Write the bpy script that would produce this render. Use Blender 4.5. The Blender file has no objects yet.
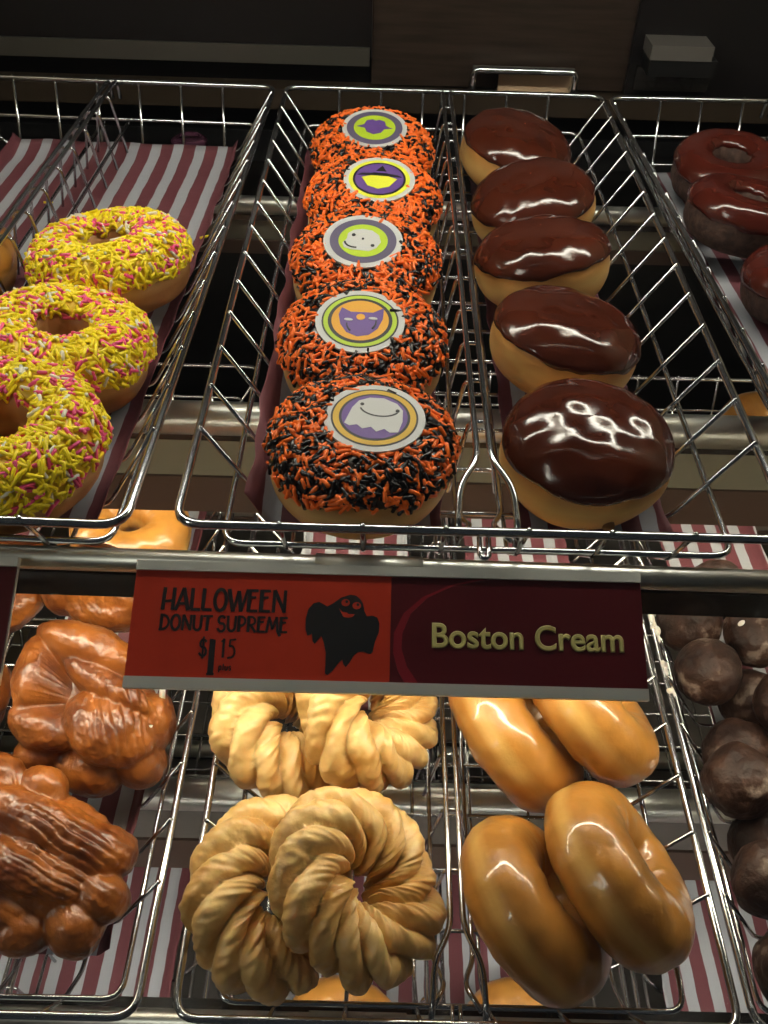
import bpy, bmesh, math, random
import numpy as np
from math import sin, cos, pi, radians
from mathutils import Vector, Matrix, noise, Euler

# ------------------------------------------------------------------ camera, light, exposure
C = bpy.context.scene.collection
scene = bpy.context.scene
scene.view_settings.view_transform = 'Standard'
scene.view_settings.look = 'None'
scene.view_settings.gamma = 1
scene.view_settings.use_curve_mapping = False
scene.view_settings.exposure = 0.0
scene.cycles.use_denoising = True
scene.cycles.max_bounces = 10
scene.cycles.transparent_max_bounces = 12
scene.cycles.sample_clamp_indirect = 6

CAM_Z = 1.28
TOP_LAMP, MID_LAMP, LOW_LAMP, STORE_W = 39.0, 50.0, 46.0, 34.0
BACK_FILL = 22.0

def add_camera():
    P, ya, ro = math.atan(868 / 930), radians(0.6), radians(1.95)
    fw = Vector((sin(ya) * cos(P), cos(ya) * cos(P), -sin(P)))
    r0 = Vector((cos(ya), -sin(ya), 0)); u0 = r0.cross(fw)
    R = cos(ro) * r0 + sin(ro) * u0; U = -sin(ro) * r0 + cos(ro) * u0
    cam = bpy.data.cameras.new('camera')
    cam.sensor_fit = 'HORIZONTAL'; cam.sensor_width = 36; cam.lens = 36 * 930 / 768
    cam.clip_start = 0.01
    o = bpy.data.objects.new('camera', cam); C.objects.link(o)
    m = Matrix((R, U, -fw)).transposed().to_4x4(); m.translation = Vector((0, 0, CAM_Z))
    o.matrix_world = m
    scene.camera = o
add_camera()

world = bpy.data.worlds.new('world'); scene.world = world; world.use_nodes = True
bg = world.node_tree.nodes['Background']
bg.inputs[0].default_value = (0.85, 0.9, 1.0, 1); bg.inputs[1].default_value = 0.03
la = bpy.data.lights.new('store_ceiling_light', 'AREA'); la.energy = STORE_W; la.size = 1.0; la.color = (1, .93, .82)
lo = bpy.data.objects.new('store_ceiling_light', la); C.objects.link(lo)
lo.location = (-2.3, -0.9, 2.5); lo.rotation_euler = (Vector((0, .3, 1)) - Vector((-2.3, -.9, 2.5))).to_track_quat('-Z', 'Y').to_euler()

# ------------------------------------------------------------------ materials
def mat(name, color, rough=.5, metal=0, coat=0, spec=.5, emit=None, estr=0, sss=0, coat_rough=.05):
    m = bpy.data.materials.new(name); m.use_nodes = True
    b = m.node_tree.nodes['Principled BSDF']
    b.inputs['Base Color'].default_value = (*color, 1)
    b.inputs['Roughness'].default_value = rough
    b.inputs['Metallic'].default_value = metal
    b.inputs['Coat Weight'].default_value = coat
    b.inputs['Coat Roughness'].default_value = coat_rough
    b.inputs['Specular IOR Level'].default_value = spec
    if emit:
        b.inputs['Emission Color'].default_value = (*emit, 1); b.inputs['Emission Strength'].default_value = estr
    if sss:
        b.inputs['Subsurface Weight'].default_value = sss
        b.inputs['Subsurface Radius'].default_value = (.006, .003, .0015)
        b.inputs['Subsurface Scale'].default_value = 1.0
    return m

def nodes_of(m): return m.node_tree.nodes, m.node_tree.links, m.node_tree.nodes['Principled BSDF']

def noise_color(m, c1, c2, scale, lo_=.35, hi=.65, coord='Object', detail=4, stretch=None, bump=0, bump_scale=None):
    n, l, b = nodes_of(m)
    tc = n.new('ShaderNodeTexCoord'); tx = n.new('ShaderNodeTexNoise')
    tx.inputs['Scale'].default_value = scale; tx.inputs['Detail'].default_value = detail
    src = tc.outputs[coord]
    if stretch:
        mp = n.new('ShaderNodeMapping'); mp.inputs['Scale'].default_value = stretch
        l.new(src, mp.inputs[0]); src = mp.outputs[0]
    l.new(src, tx.inputs['Vector'])
    r = n.new('ShaderNodeValToRGB')
    r.color_ramp.elements[0].position = lo_; r.color_ramp.elements[0].color = (*c1, 1)
    r.color_ramp.elements[1].position = hi; r.color_ramp.elements[1].color = (*c2, 1)
    l.new(tx.outputs['Fac'], r.inputs[0]); l.new(r.outputs[0], b.inputs['Base Color'])
    if bump:
        t2 = n.new('ShaderNodeTexNoise'); t2.inputs['Scale'].default_value = bump_scale or scale * 3
        t2.inputs['Detail'].default_value = 5
        l.new(src, t2.inputs['Vector'])
        bp = n.new('ShaderNodeBump'); bp.inputs['Strength'].default_value = bump; bp.inputs['Distance'].default_value = .002
        l.new(t2.outputs['Fac'], bp.inputs['Height']); l.new(bp.outputs[0], b.inputs['Normal'])
    return r

def dough(name, base, pale, zmid, zw, rough=.5, coat=0., sss=.08, bump=.25, nscale=90):
    """fried dough: golden skin with a paler proof line around the side (object z)"""
    m = mat(name, base, rough, coat=coat, sss=sss)
    n, l, b = nodes_of(m)
    r = noise_color(m, tuple(c * .8 for c in base), tuple(min(1, c * 1.15) for c in base), 45, bump=bump, bump_scale=nscale)
    tc = n.new('ShaderNodeTexCoord'); sx = n.new('ShaderNodeSeparateXYZ'); l.new(tc.outputs['Object'], sx.inputs[0])
    a = n.new('ShaderNodeMath'); a.operation = 'SUBTRACT'; l.new(sx.outputs[2], a.inputs[0]); a.inputs[1].default_value = zmid
    tx = n.new('ShaderNodeTexNoise'); tx.inputs['Scale'].default_value = 30; l.new(tc.outputs['Object'], tx.inputs['Vector'])
    ad = n.new('ShaderNodeMath'); ad.operation = 'MULTIPLY_ADD'; l.new(tx.outputs['Fac'], ad.inputs[0]); ad.inputs[1].default_value = zw * .8; l.new(a.outputs[0], ad.inputs[2])
    s2 = n.new('ShaderNodeMath'); s2.operation = 'SUBTRACT'; l.new(ad.outputs[0], s2.inputs[0]); s2.inputs[1].default_value = zw * .4
    ab = n.new('ShaderNodeMath'); ab.operation = 'ABSOLUTE'; l.new(s2.outputs[0], ab.inputs[0])
    mr = n.new('ShaderNodeMapRange'); mr.inputs[1].default_value = zw * .25; mr.inputs[2].default_value = zw; mr.inputs[3].default_value = 1; mr.inputs[4].default_value = 0
    l.new(ab.outputs[0], mr.inputs[0])
    mx = n.new('ShaderNodeMix'); mx.data_type = 'RGBA'
    l.new(mr.outputs[0], mx.inputs[0]); l.new(r.outputs[0], mx.inputs[6]); mx.inputs[7].default_value = (*pale, 1)
    l.new(mx.outputs[2], b.inputs['Base Color'])
    return m

CHROME = mat('chrome_wire', (.62, .64, .66), .16, 1)
STEEL = mat('brushed_steel', (.64, .65, .61), .36, 1)
ALU = mat('brushed_aluminium', (.62, .63, .58), .38, .55)
DARKMETAL = mat('dark_fascia', (.02, .018, .016), .25, 0, coat=.4)
WHITE_ENAMEL = mat('white_enamel', (.62, .6, .52), .5)
CREAM_ENAMEL = mat('cream_enamel', (.15, .14, .10), .5)
BROWN_TRIM = mat('brown_trim', (.055, .032, .022), .5)
GREY_PANEL = mat('grey_panel', (.11, .10, .09), .5)
LAMP_TOP = mat('lamp_glow_top', (1, 1, 1), emit=(1, .93, .82), estr=TOP_LAMP)
LAMP_MID = mat('lamp_glow_middle', (1, 1, 1), emit=(1, .88, .68), estr=MID_LAMP)
FILL_BACK = mat('fill_glow_back', (1, 1, 1), emit=(1, .88, .68), estr=BACK_FILL)  # glow of the added fill tube hidden behind the cream panel
LAMP_LOW = mat('lamp_glow_bottom', (1, 1, 1), emit=(1, .92, .8), estr=LOW_LAMP)
BLACK = mat('black_laminate', (.006, .006, .006), .5, spec=.25)
WOOD = mat('dark_wood', (.03, .018, .012), .45, spec=.3)
noise_color(WOOD, (.016, .010, .007), (.03, .019, .013), 14, stretch=(1, 1, 12), coord='Object')
DOORDARK = mat('dark_door', (.008, .007, .007), .3, spec=.3)
LEDGE = mat('brown_ledge', (.026, .018, .011), .45, spec=.3)
SIDE = mat('beige_side', (.2, .16, .1), .5)

BOSTON = dough('boston_dough', (.52, .245, .055), (.70, .43, .14), -.004, .012)
RINGD = dough('ring_dough', (.42, .185, .05), (.58, .33, .12), .0, .006)
HALD = dough('halloween_dough', (.50, .26, .075), (.64, .42, .17), -.002, .008)
CHOCI = mat('chocolate_icing', (.030, .008, .004), .13, spec=.5)
noise_color(CHOCI, (.046, .0095, .0045), (.066, .014, .0065), 40, bump=.12, bump_scale=70)
CHOCF = mat('chocolate_frosting', (.060, .010, .006), .14, spec=.5)
CAKED = mat('chocolate_cake', (.04, .018, .012), .8)
noise_color(CAKED, (.03, .013, .008), (.075, .036, .024), 220, bump=.6, bump_scale=260)
ICINGY = mat('yellow_icing', (.85, .58, .04), .4)
ICINGB = mat('black_icing', (.015, .007, .005), .3, coat=.3)
SPY, SPP, SPW = mat('sprinkle_yellow', (1.0, .80, .015), .35), mat('sprinkle_pink', (.9, .10, .26), .35), mat('sprinkle_white', (.85, .8, .66), .35)
SPO, SPK = mat('sprinkle_orange', (.95, .17, .014), .35), mat('sprinkle_black', (.008, .006, .006), .22)
S_WHITE, S_BLACK, S_GOLD, S_PURP = mat('print_white', (.58, .59, .58), .5), mat('print_black', (.01, .01, .012), .5), mat('print_gold', (.65, .40, .03), .5), mat('print_purple', (.12, .06, .26), .5)
S_LIME, S_SLATE, S_ORANGE, S_YEL = mat('print_lime', (.45, .62, .03), .5), mat('print_slate', (.10, .085, .15), .5), mat('print_amber', (.75, .36, .02), .5), mat('print_yellow', (.75, .78, .05), .5)
GLAZED = dough('glazed_dough', (.44, .195, .035), (.60, .34, .09), .0, .007, rough=.34, coat=.6, sss=.08, bump=.5, nscale=75)
CRULL = mat('cruller_dough', (.62, .36, .10), .42, coat=.3, sss=.15, coat_rough=.25)
noise_color(CRULL, (.56, .31, .08), (.84, .58, .24), 45, bump=.55, bump_scale=120)
FRIT = mat('fritter_dough', (.3, .1, .02), .36, coat=.45, sss=.03, coat_rough=.16)
noise_color(FRIT, (.13, .030, .005), (.37, .115, .018), 42, bump=.6, bump_scale=150)
GLAZEW = mat('sugar_glaze', (.75, .68, .58), .3, coat=.4, sss=.2)
MUNCH = mat('munchkin_dough', (.03, .013, .008), .55, spec=.35)
def munch():
    r = noise_color(MUNCH, (.016, .006, .0035), (.045, .019, .011), 70, .38, .60, bump=1.0, bump_scale=150)
    e = r.color_ramp.elements.new(.68); e.color = (.17, .125, .10, 1)
munch()

def paper_material(name, maroon, white, period, ofs=0.):
    m = mat(name, white, .65)
    n, l, b = nodes_of(m)
    tc = n.new('ShaderNodeTexCoord'); sx = n.new('ShaderNodeSeparateXYZ'); l.new(tc.outputs['Object'], sx.inputs[0])
    nz = n.new('ShaderNodeTexNoise'); nz.inputs['Scale'].default_value = 60; l.new(tc.outputs['Object'], nz.inputs['Vector'])
    w = n.new('ShaderNodeMath'); w.operation = 'MULTIPLY_ADD'; l.new(nz.outputs['Fac'], w.inputs[0]); w.inputs[1].default_value = .0016; l.new(sx.outputs[0], w.inputs[2])
    d = n.new('ShaderNodeMath'); d.operation = 'MULTIPLY_ADD'; l.new(w.outputs[0], d.inputs[0]); d.inputs[1].default_value = 1 / period; d.inputs[2].default_value = 100 + ofs
    f = n.new('ShaderNodeMath'); f.operation = 'FRACT'; l.new(d.outputs[0], f.inputs[0])
    g = n.new('ShaderNodeMath'); g.operation = 'GREATER_THAN'; l.new(f.outputs[0], g.inputs[0]); g.inputs[1].default_value = .55
    n2 = n.new('ShaderNodeTexNoise'); n2.inputs['Scale'].default_value = 120; n2.inputs['Detail'].default_value = 6; l.new(tc.outputs['Object'], n2.inputs['Vector'])
    mm = n.new('ShaderNodeMix'); mm.data_type = 'RGBA'; l.new(g.outputs[0], mm.inputs[0]); mm.inputs[6].default_value = (*maroon, 1); mm.inputs[7].default_value = (*white, 1)
    m3 = n.new('ShaderNodeMix'); m3.data_type = 'RGBA'; m3.blend_type = 'MULTIPLY'; m3.inputs[0].default_value = .35
    l.new(mm.outputs[2], m3.inputs[6]); l.new(n2.outputs['Color'], m3.inputs[7])
    l.new(mm.outputs[2], b.inputs['Base Color'])
    bp = n.new('ShaderNodeBump'); bp.inputs['Strength'].default_value = .35; bp.inputs['Distance'].default_value = .001
    l.new(n2.outputs['Fac'], bp.inputs['Height']); l.new(bp.outputs[0], b.inputs['Normal'])
    return m
PAPER = paper_material('striped_paper', (.135, .036, .046), (.36, .375, .41), .0190)

# ------------------------------------------------------------------ helpers
def mk(name, verts, faces, m, parent=None, loc=(0, 0, 0), rot=None, smooth=True, midx=None):
    me = bpy.data.meshes.new(name)
    me.from_pydata([tuple(v) for v in verts], [], faces)
    for x in (m if isinstance(m, (list, tuple)) else [m]): me.materials.append(x)
    if midx: me.polygons.foreach_set('material_index', midx)
    if smooth: me.polygons.foreach_set('use_smooth', [True] * len(me.polygons))
    me.update()
    o = bpy.data.objects.new(name, me); C.objects.link(o)
    o.location = loc
    if rot is not None: o.rotation_euler = rot
    if parent: o.parent = parent
    return o

def tag(o, label=None, cat=None, group=None, kind=None):
    if label: o['label'] = label
    if cat: o['category'] = cat
    if group: o['group'] = group
    if kind: o['kind'] = kind
    return o

def empty(name, loc, rot=(0, 0, 0)):
    o = bpy.data.objects.new(name, None); C.objects.link(o); o.empty_display_size = .01
    o.location = loc; o.rotation_euler = rot
    return o

def copy_tree(o, parent=None):
    c = o.copy(); C.objects.link(c)
    if parent: c.parent = parent
    for ch in list(o.children): copy_tree(ch, c)
    return c

class MB:
    def __init__(s): s.v, s.f, s.m = [], [], []
    def add(s, v, f, mi=0):
        k = len(s.v); s.v += [Vector(p) for p in v]; s.f += [tuple(i + k for i in q) for q in f]; s.m += [mi] * len(f); return s
    def box(s, lo, hi, mi=0):
        x0, y0, z0 = lo; x1, y1, z1 = hi
        v = [(x0, y0, z0), (x1, y0, z0), (x1, y1, z0), (x0, y1, z0), (x0, y0, z1), (x1, y0, z1), (x1, y1, z1), (x0, y1, z1)]
        return s.add(v, [(0, 3, 2, 1), (4, 5, 6, 7), (0, 1, 5, 4), (1, 2, 6, 5), (2, 3, 7, 6), (3, 0, 4, 7)], mi)
    def sweep(s, pts, r, closed=False, n=8, mi=0):
        pts = [Vector(p) for p in pts]; N = len(pts)
        tang = []
        for i in range(N):
            a = pts[i - 1] if (i > 0 or closed) else pts[i]
            b = pts[(i + 1) % N] if (i < N - 1 or closed) else pts[i]
            tang.append((b - a).normalized())
        nrm = tang[0].orthogonal().normalized(); v, f = [], []
        for i in range(N):
            if i: nrm = (tang[i - 1].rotation_difference(tang[i]) @ nrm)
            nrm = (nrm - tang[i] * nrm.dot(tang[i])).normalized(); bi = tang[i].cross(nrm)
            for k in range(n):
                a = 2 * pi * k / n; v.append(pts[i] + r * (cos(a) * nrm + sin(a) * bi))
        for i in range(N if closed else N - 1):
            j = (i + 1) % N
            sh = 0
            if closed and j == 0:   # match the twist at the seam
                best = min(range(n), key=lambda q: (v[i * n] - v[q]).length); sh = best
            for k in range(n):
                f.append((i * n + k, i * n + (k + 1) % n, j * n + (k + 1 + sh) % n, j * n + (k + sh) % n))
        if not closed:
            f.append(tuple(range(n - 1, -1, -1))); f.append(tuple((N - 1) * n + k for k in range(n)))
        return s.add(v, f, mi)
    def poly(s, pts, z0, z1, mi=0):
        """extruded flat polygon (CCW) in local xy"""
        n = len(pts)
        v = [(p[0], p[1], z0) for p in pts] + [(p[0], p[1], z1) for p in pts]
        f = [tuple(range(n - 1, -1, -1)), tuple(range(n, 2 * n))] + [(i, (i + 1) % n, (i + 1) % n + n, i + n) for i in range(n)]
        return s.add(v, f, mi)
    def build(s, name, m, parent=None, smooth=True, **k):
        return mk(name, s.v, s.f, m, parent, smooth=smooth, midx=s.m, **k)

def fillet(pts, rad, closed=False, seg=5):
    pts = [Vector(p) for p in pts]; out = []; N = len(pts)
    for i, p in enumerate(pts):
        if not closed and i in (0, N - 1): out.append(p); continue
        a, b = pts[i - 1], pts[(i + 1) % N]
        da, db = (a - p), (b - p); r = min(rad, da.length * .48, db.length * .48)
        A, B = p + da.normalized() * r, p + db.normalized() * r
        for k in range(seg + 1):
            t = k / seg; out.append(A * (1 - t) ** 2 + p * 2 * t * (1 - t) + B * t * t)
    return out

def H(x, d, h): return Vector((x, d, CAM_Z - h))
def struct(o): o['kind'] = 'structure'; return o

# ------------------------------------------------------------------ the case
XL, XR, DB, ZF, ZC = -.386, .476, .93, .46, 1.36
struct(MB().box((XL - .02, -.2, ZF - .03), (XR + .02, DB + .02, ZF)).build('floor', GREY_PANEL, smooth=False))
struct(MB().box((XL - .02, .44, ZC), (XR + .02, DB + .02, ZC + .02)).build('ceiling', BLACK, smooth=False))
struct(MB().box((XL - .02, DB, ZF), (XR + .02, DB + .02, ZC)).build('wall_back', BLACK, smooth=False))
def side_wall(name, x0, x1):
    prof = [(-.07, ZF), (DB, ZF), (DB, ZC), (.45, ZC)]
    v = [(x0, a, b) for a, b in prof] + [(x1, a, b) for a, b in prof]
    f = [(0, 1, 2, 3), (7, 6, 5, 4)] + [(i, i + 4, (i + 1) % 4 + 4, (i + 1) % 4) for i in range(4)]
    struct(mk(name, v, f, SIDE, smooth=False))
side_wall('wall_left', XL - .02, XL); side_wall('wall_right', XR, XR + .02)
# rear sliding doors: a black glossy one on the left, a wood one on the right
d1 = struct(MB().box((XL, DB - .018, 1.000), (-.016, DB - .004, ZC)).build('door_1', DOORDARK, smooth=False))
MB().box((XL, DB - .021, .994), (-.018, DB - .0185, 1.010)).build('bottom_strip', mat('dull_strip', (.10, .095, .08), .3, .6), d1, smooth=False)
d2 = struct(MB().box((-.016, DB - .010, .975), (.222, DB - .002, ZC)).build('door_2', WOOD, smooth=False))
d3 = struct(MB().box((.222, DB - .018, .975), (XR, DB - .004, ZC)).build('door_3', DOORDARK, smooth=False))
struct(MB().box((XL, DB - .026, .955), (XR, DB - .0005, .973)).build('trim_1', LEDGE, smooth=False))
struct(MB().box((XL, DB - .075, .915), (XR, DB - .0005, .925)).build('trim_2', BLACK, smooth=False))
# pull handle with a tan tag below it on the wood door
t = tag(empty('door_handle', (.125, DB - .012, .992)), 'chrome pull handle on the dark wood back door above the bavarian donuts'.replace('bavarian ', 'chocolate topped '), 'handle')
hb = MB(); hb.sweep(fillet([(-.047, 0.002, -.014), (-.047, -.016, -.014), (-.047, -.018, .005), (.047, -.018, .005), (.047, -.016, -.014), (.047, .002, -.014)], .006), .0032); hb.build('grip', CHROME, t)
MB().box((-.047, -.0155, .0015), (.047, -.004, .0045)).build('backplate', STEEL, t, smooth=False)
tg = MB().box((-.022, -.0045, -.022), (.046, -.0025, .001)).build('tag_plate', mat('tan_tag', (.5, .35, .22), .6), t, smooth=False)
# bracket at upper right of the back
t = tag(empty('wall_bracket', (.262, DB - .020, 1.012)), 'pale topped black bracket on the dark back panel at upper right', 'bracket')
b = MB().box((-.030, -.030, -.010), (.030, 0.001, .004)); b.build('arm', BLACK, t, smooth=False)
MB().box((-.031, -.031, .004), (.024, .001, .016)).build('cap', mat('grey_plastic', (.085, .078, .07), .5), t, smooth=False)
MB().box((-.034, -.006, -.030), (.034, .001, -.010)).build('mounting_plate', DARKMETAL, t, smooth=False)

# front glass, slanted, between customer and trays
def glass():
    m = bpy.data.materials.new('case_glass'); m.use_nodes = True
    n, l = m.node_tree.nodes, m.node_tree.links
    n.remove(n['Principled BSDF'])
    tr = n.new('ShaderNodeBsdfTransparent'); tr.inputs[0].default_value = (.97, .985, .975, 1)
    gl = n.new('ShaderNodeBsdfGlossy'); gl.inputs['Roughness'].default_value = .01
    fr = n.new('ShaderNodeFresnel'); fr.inputs[0].default_value = 1.3
    mx = n.new('ShaderNodeMixShader')
    l.new(fr.outputs[0], mx.inputs[0]); l.new(tr.outputs[0], mx.inputs[1]); l.new(gl.outputs[0], mx.inputs[2])
    l.new(mx.outputs[0], n['Material Output'].inputs[0])
    y0, z0, y1, z1 = -.082, .46, .4473, 1.36
    dv = Vector((0, y1 - y0, z1 - z0)).normalized(); nn = Vector((0, -dv.z, dv.y)) * .005
    v = []
    for x in (XL - .02, XR + .02):
        for (y, z) in ((y0, z0), (y1, z1)):
            v.append(Vector((x, y, z))); v.append(Vector((x, y, z)) + nn)
    f = [(0, 1, 3, 2), (4, 6, 7, 5), (0, 4, 5, 1), (2, 3, 7, 6), (0, 2, 6, 4), (1, 5, 7, 3)]
    struct(mk('window_1', v, f, m, smooth=False))
glass()

# lamp at the top of the case
def lamp_tube_bm(x0, x1, y, z, r=.006):
    return MB().sweep([(x0, y, z), (x1, y, z)], r, n=8)
t = tag(empty('tube_lamp', (0, .58, ZC)), 'lit tube lamp under the top of the case above the upper trays', 'lamp')
MB().box((-.37, -.03, -.030), (.46, .03, -.0005)).build('housing', WHITE_ENAMEL, t, smooth=False)
lamp_tube_bm(-.36, .03, 0, -.045, .009).build('tube', LAMP_TOP, t)
lamp_tube_bm(.05, .45, 0, -.045, .009).build('tube', LAMP_TOP, t)
for x in (-.365, .04, .455): MB().box((x - .005, -.012, -.055), (x + .005, .012, -.030)).build('socket', WHITE_ENAMEL, t, smooth=False)

# ------------------------------------------------------------------ shelf bars
def front_rail(d, h, label, lamp=None):
    t = tag(empty('shelf_front_rail', H(0, d, h), (0, radians(.6), 0)), label, 'rail')
    x0, x1 = XL + .0005, XR - .0005
    MB().sweep([(x0, 0, 0), (x1, 0, 0)], .0056, n=16).build('tube', STEEL, t)
    MB().sweep([(-.028, 0, 0), (.022, 0, 0)], .0064, n=16).build('sleeve', STEEL, t)
    hz = MB(); hz.box((x0, -.003, -.0225), (x1, -.001, -.0066)); hz.box((x0, -.001, -.0086), (x1, .012, -.0066)); hz.build('lamp_cover', DARKMETAL, t, smooth=False)
    if lamp:
        MB().box((x0, -.0008, -.0106), (x1, .0118, -.0087)).build('reflector', WHITE_ENAMEL, t, smooth=False)
        MB().box((x0, .0122, -.0205), (x1, .0134, -.0066)).build('added_spill_lip', DARKMETAL, t, smooth=False)  # added unseen lip, keeps tube light from spilling up through the baskets
        lamp_tube_bm(x0 + .01, x1 - .01, .0058, -.0172, .0044).build('lamp_tube', lamp, t)
    return t
front_rail(.301, .3175, 'steel rail along the front of the upper shelf, behind the price sign', LAMP_MID)
front_rail(.168, .516, 'steel rail along the front of the lower shelf, under the crullers', LAMP_LOW)
front_rail(.034, .714, 'steel rail along the front of the bottom shelf')

def crossbar(d, h, white, brown, label, r=.0105, face=CREAM_ENAMEL, lamp=None):
    t = tag(empty('shelf_crossbar', H(0, d, h)), label, 'shelf bar')
    MB().sweep([(XL, 0, 0), (XR, 0, 0)], r, n=16).build('tube', STEEL, t)
    MB().box((XL, -.004, -r - .004), (XR, .02, -r + .001)).build('cap_strip', DARKMETAL, t, smooth=False)
    MB().box((XL, -.002, -r - white), (XR, .012, -r - .004)).build('face_panel', face, t, smooth=False)
    if brown: MB().box((XL, -.004, -r - white - brown), (XR, .012, -r - white)).build('lower_trim', BROWN_TRIM, t, smooth=False)
    if lamp:   # added tube with reflector and lip, out of sight, brightening the shelf's rear
        z = -r - white - brown + .010
        MB().box((XL, .012, z + .012), (XR, .044, z + .014)).build('reflector', WHITE_ENAMEL, t, smooth=False)
        MB().box((XL, .0425, z - .004), (XR, .044, z + .012)).build('added_spill_lip', DARKMETAL, t, smooth=False)
        lamp_tube_bm(XL + .01, XR - .01, .027, z, .006).build('lamp_tube', lamp, t)
    return t
crossbar(.452, .3475, .034, .030, 'steel bar with cream panel below, crossing under the middle of the upper trays', lamp=FILL_BACK)
crossbar(.735, .3425, .022, .012, 'thin steel bar crossing under the back of the upper trays', r=.0075)
crossbar(.313, .5455, .044, .040, 'steel bar with grey panel crossing under the middle of the lower trays', face=GREY_PANEL)
crossbar(.602, .5405, .022, .012, 'thin steel bar crossing under the back of the lower trays', r=.0075, face=GREY_PANEL)
crossbar(.185, .7435, .034, .030, 'steel bar crossing under the bottom trays', face=GREY_PANEL)
crossbar(.469, .7385, .022, .012, 'thin steel bar under the back of the bottom trays', r=.0075, face=GREY_PANEL)

# ------------------------------------------------------------------ wire baskets
BW, BL, SL, BD = .27, .542, .032, .05
def make_basket():
    t = empty('wire_basket', (0, 0, 0))
    hw = BW / 2
    MB().sweep(fillet([(-hw, 0, 0), (hw, 0, 0), (hw, BL, 0), (-hw, BL, 0)], .012, True), .0021, True, n=10).build('top_rail', CHROME, t)
    q = hw - .0155
    MB().sweep(fillet([(-q, .018, -.029), (q, .018, -.029), (q, BL - .008, -.029), (-q, BL - .008, -.029)], .010, True), .0016, True).build('middle_rail', CHROME, t)
    cw = None
    for k in range(14):
        y = .065 + k * .0353
        if cw is None:
            p = fillet([(-hw + .0005, 0, .0026), (-hw + SL, 0, -BD), (hw - SL, 0, -BD), (hw - .0005, 0, .0026)], .007)
            b = MB(); b.sweep(p, .00125, n=6)
            cw = b.build('cross_wire', CHROME, t); cw.location = (0, y, 0)
        else:
            c = cw.copy(); C.objects.link(c); c.parent = t; c.location = (0, y, 0)
    lw = None
    for k in range(6):
        x = -.090 + k * .036
        if lw is None:
            p = fillet([(0, -.0005, .0028), (0, .0175, -.031), (0, .040, -BD - .0025), (0, BL - .016, -BD - .0025), (0, BL + .0005, .0028)], .007)
            lw = MB().sweep(p, .00125, n=6).build('lengthwise_wire', CHROME, t); lw.location = (x, 0, 0)
        else:
            c = lw.copy(); C.objects.link(c); c.parent = t; c.location = (x, 0, 0)
    return t
def make_divider():
    t = empty('basket_divider', (0, 0, 0))
    for s in (-1, 1):
        p = fillet([(s * .0032, BL - .0075, -.012), (s * .0032, BL - .010, .004), (s * .0032, .044, .004), (s * .0120, .027, .002), (s * .0132, .0065, -.004), (s * .0132, .0052, -.014)], .008)
        MB().sweep(p, .0016).build('top_wire', CHROME, t)
        p = fillet([(s * .0105, BL - .02, -.028), (s * .0105, .040, -.028), (s * .0065, .031, -.025), (s * .0055, .024, -.020), (s * .0125, .012, -.018)], .006)
        MB().sweep(p, .0014).build('lower_wire', CHROME, t)
    MB().sweep(fillet([(-.002, .015, -.019), (-.002, .0045, -.0215), (.002, .0045, -.0215), (.002, .015, -.019)], .003), .0013, n=6).build('hook', CHROME, t)
    rod = None
    for k in range(13):
        y = .075 + k * .0353
        if rod is None:
            rod = MB().sweep(fillet([(-.0125, 0, -.0445), (-.0050, 0, .0015), (.0050, 0, .0015), (.0125, 0, -.0445)], .004), .0012, n=6).build('rod', CHROME, t); rod.location = (0, y, 0)
        else:
            c = rod.copy(); C.objects.link(c); c.parent = t; c.location = (0, y, 0)
    return t
bproto, dproto = make_basket(), make_divider()
first = [True]
def place(x, d, h, rz, blabel, dlabel):
    b = bproto if first[0] else copy_tree(bproto)
    dv = dproto if first[0] else copy_tree(dproto)
    first[0] = False
    b.location = H(x, d, h); b.rotation_euler = (0, 0, rz); tag(b, blabel, 'basket', 'chrome wire donut baskets')
    if dlabel is None:
        for ch in list(dv.children): bpy.data.objects.remove(ch)
        bpy.data.objects.remove(dv); return b
    dv.location = H(x + (.0012 if x > -.2432 else -.0010), d, h - .0008) + Vector((0, 0, 0)); dv.rotation_euler = (0, 0, rz); tag(dv, dlabel, 'divider', 'wire basket dividers')
    return b
UH, MH, LH = .28, .478, .676
UD, MD, LD = .289, .157, .022
place(-.2435, UD + .001, UH, radians(-1.2), 'wire basket on the upper shelf holding the yellow sprinkle donuts', 'wire divider between yellow sprinkle donuts and the plain donut')
place(.0480, UD, UH, 0, 'wire basket on the upper shelf holding halloween and chocolate topped donuts', 'wire divider between halloween donuts and chocolate topped donuts')
place(.3435, UD + .002, UH, radians(2.0), 'wire basket on the upper shelf holding dark chocolate ring donuts', 'wire divider right of the chocolate ring donuts on the upper shelf')
place(-.2430, MD, MH, 0, 'wire basket on the lower shelf holding brown glazed fritters', None)
place(.0450, MD, MH, 0, 'wire basket on the lower shelf holding crullers and glazed donuts', 'wire divider between crullers and glazed donuts')
hole_basket = place(.3225, MD, MH, 0, 'wire basket on the lower shelf holding chocolate donut holes', None)
place(-.2430, LD, LH, 0, 'wire basket on the bottom shelf under the fritters', 'wire divider in the bottom basket under the fritters')
place(.0450, LD, LH, 0, 'wire basket on the bottom shelf under crullers and glazed donuts', 'wire divider in the bottom basket under the crullers')
place(.3225, LD, LH, 0, 'wire basket on the bottom shelf under the chocolate donut holes', 'wire divider in the bottom basket under the donut holes')

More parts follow.
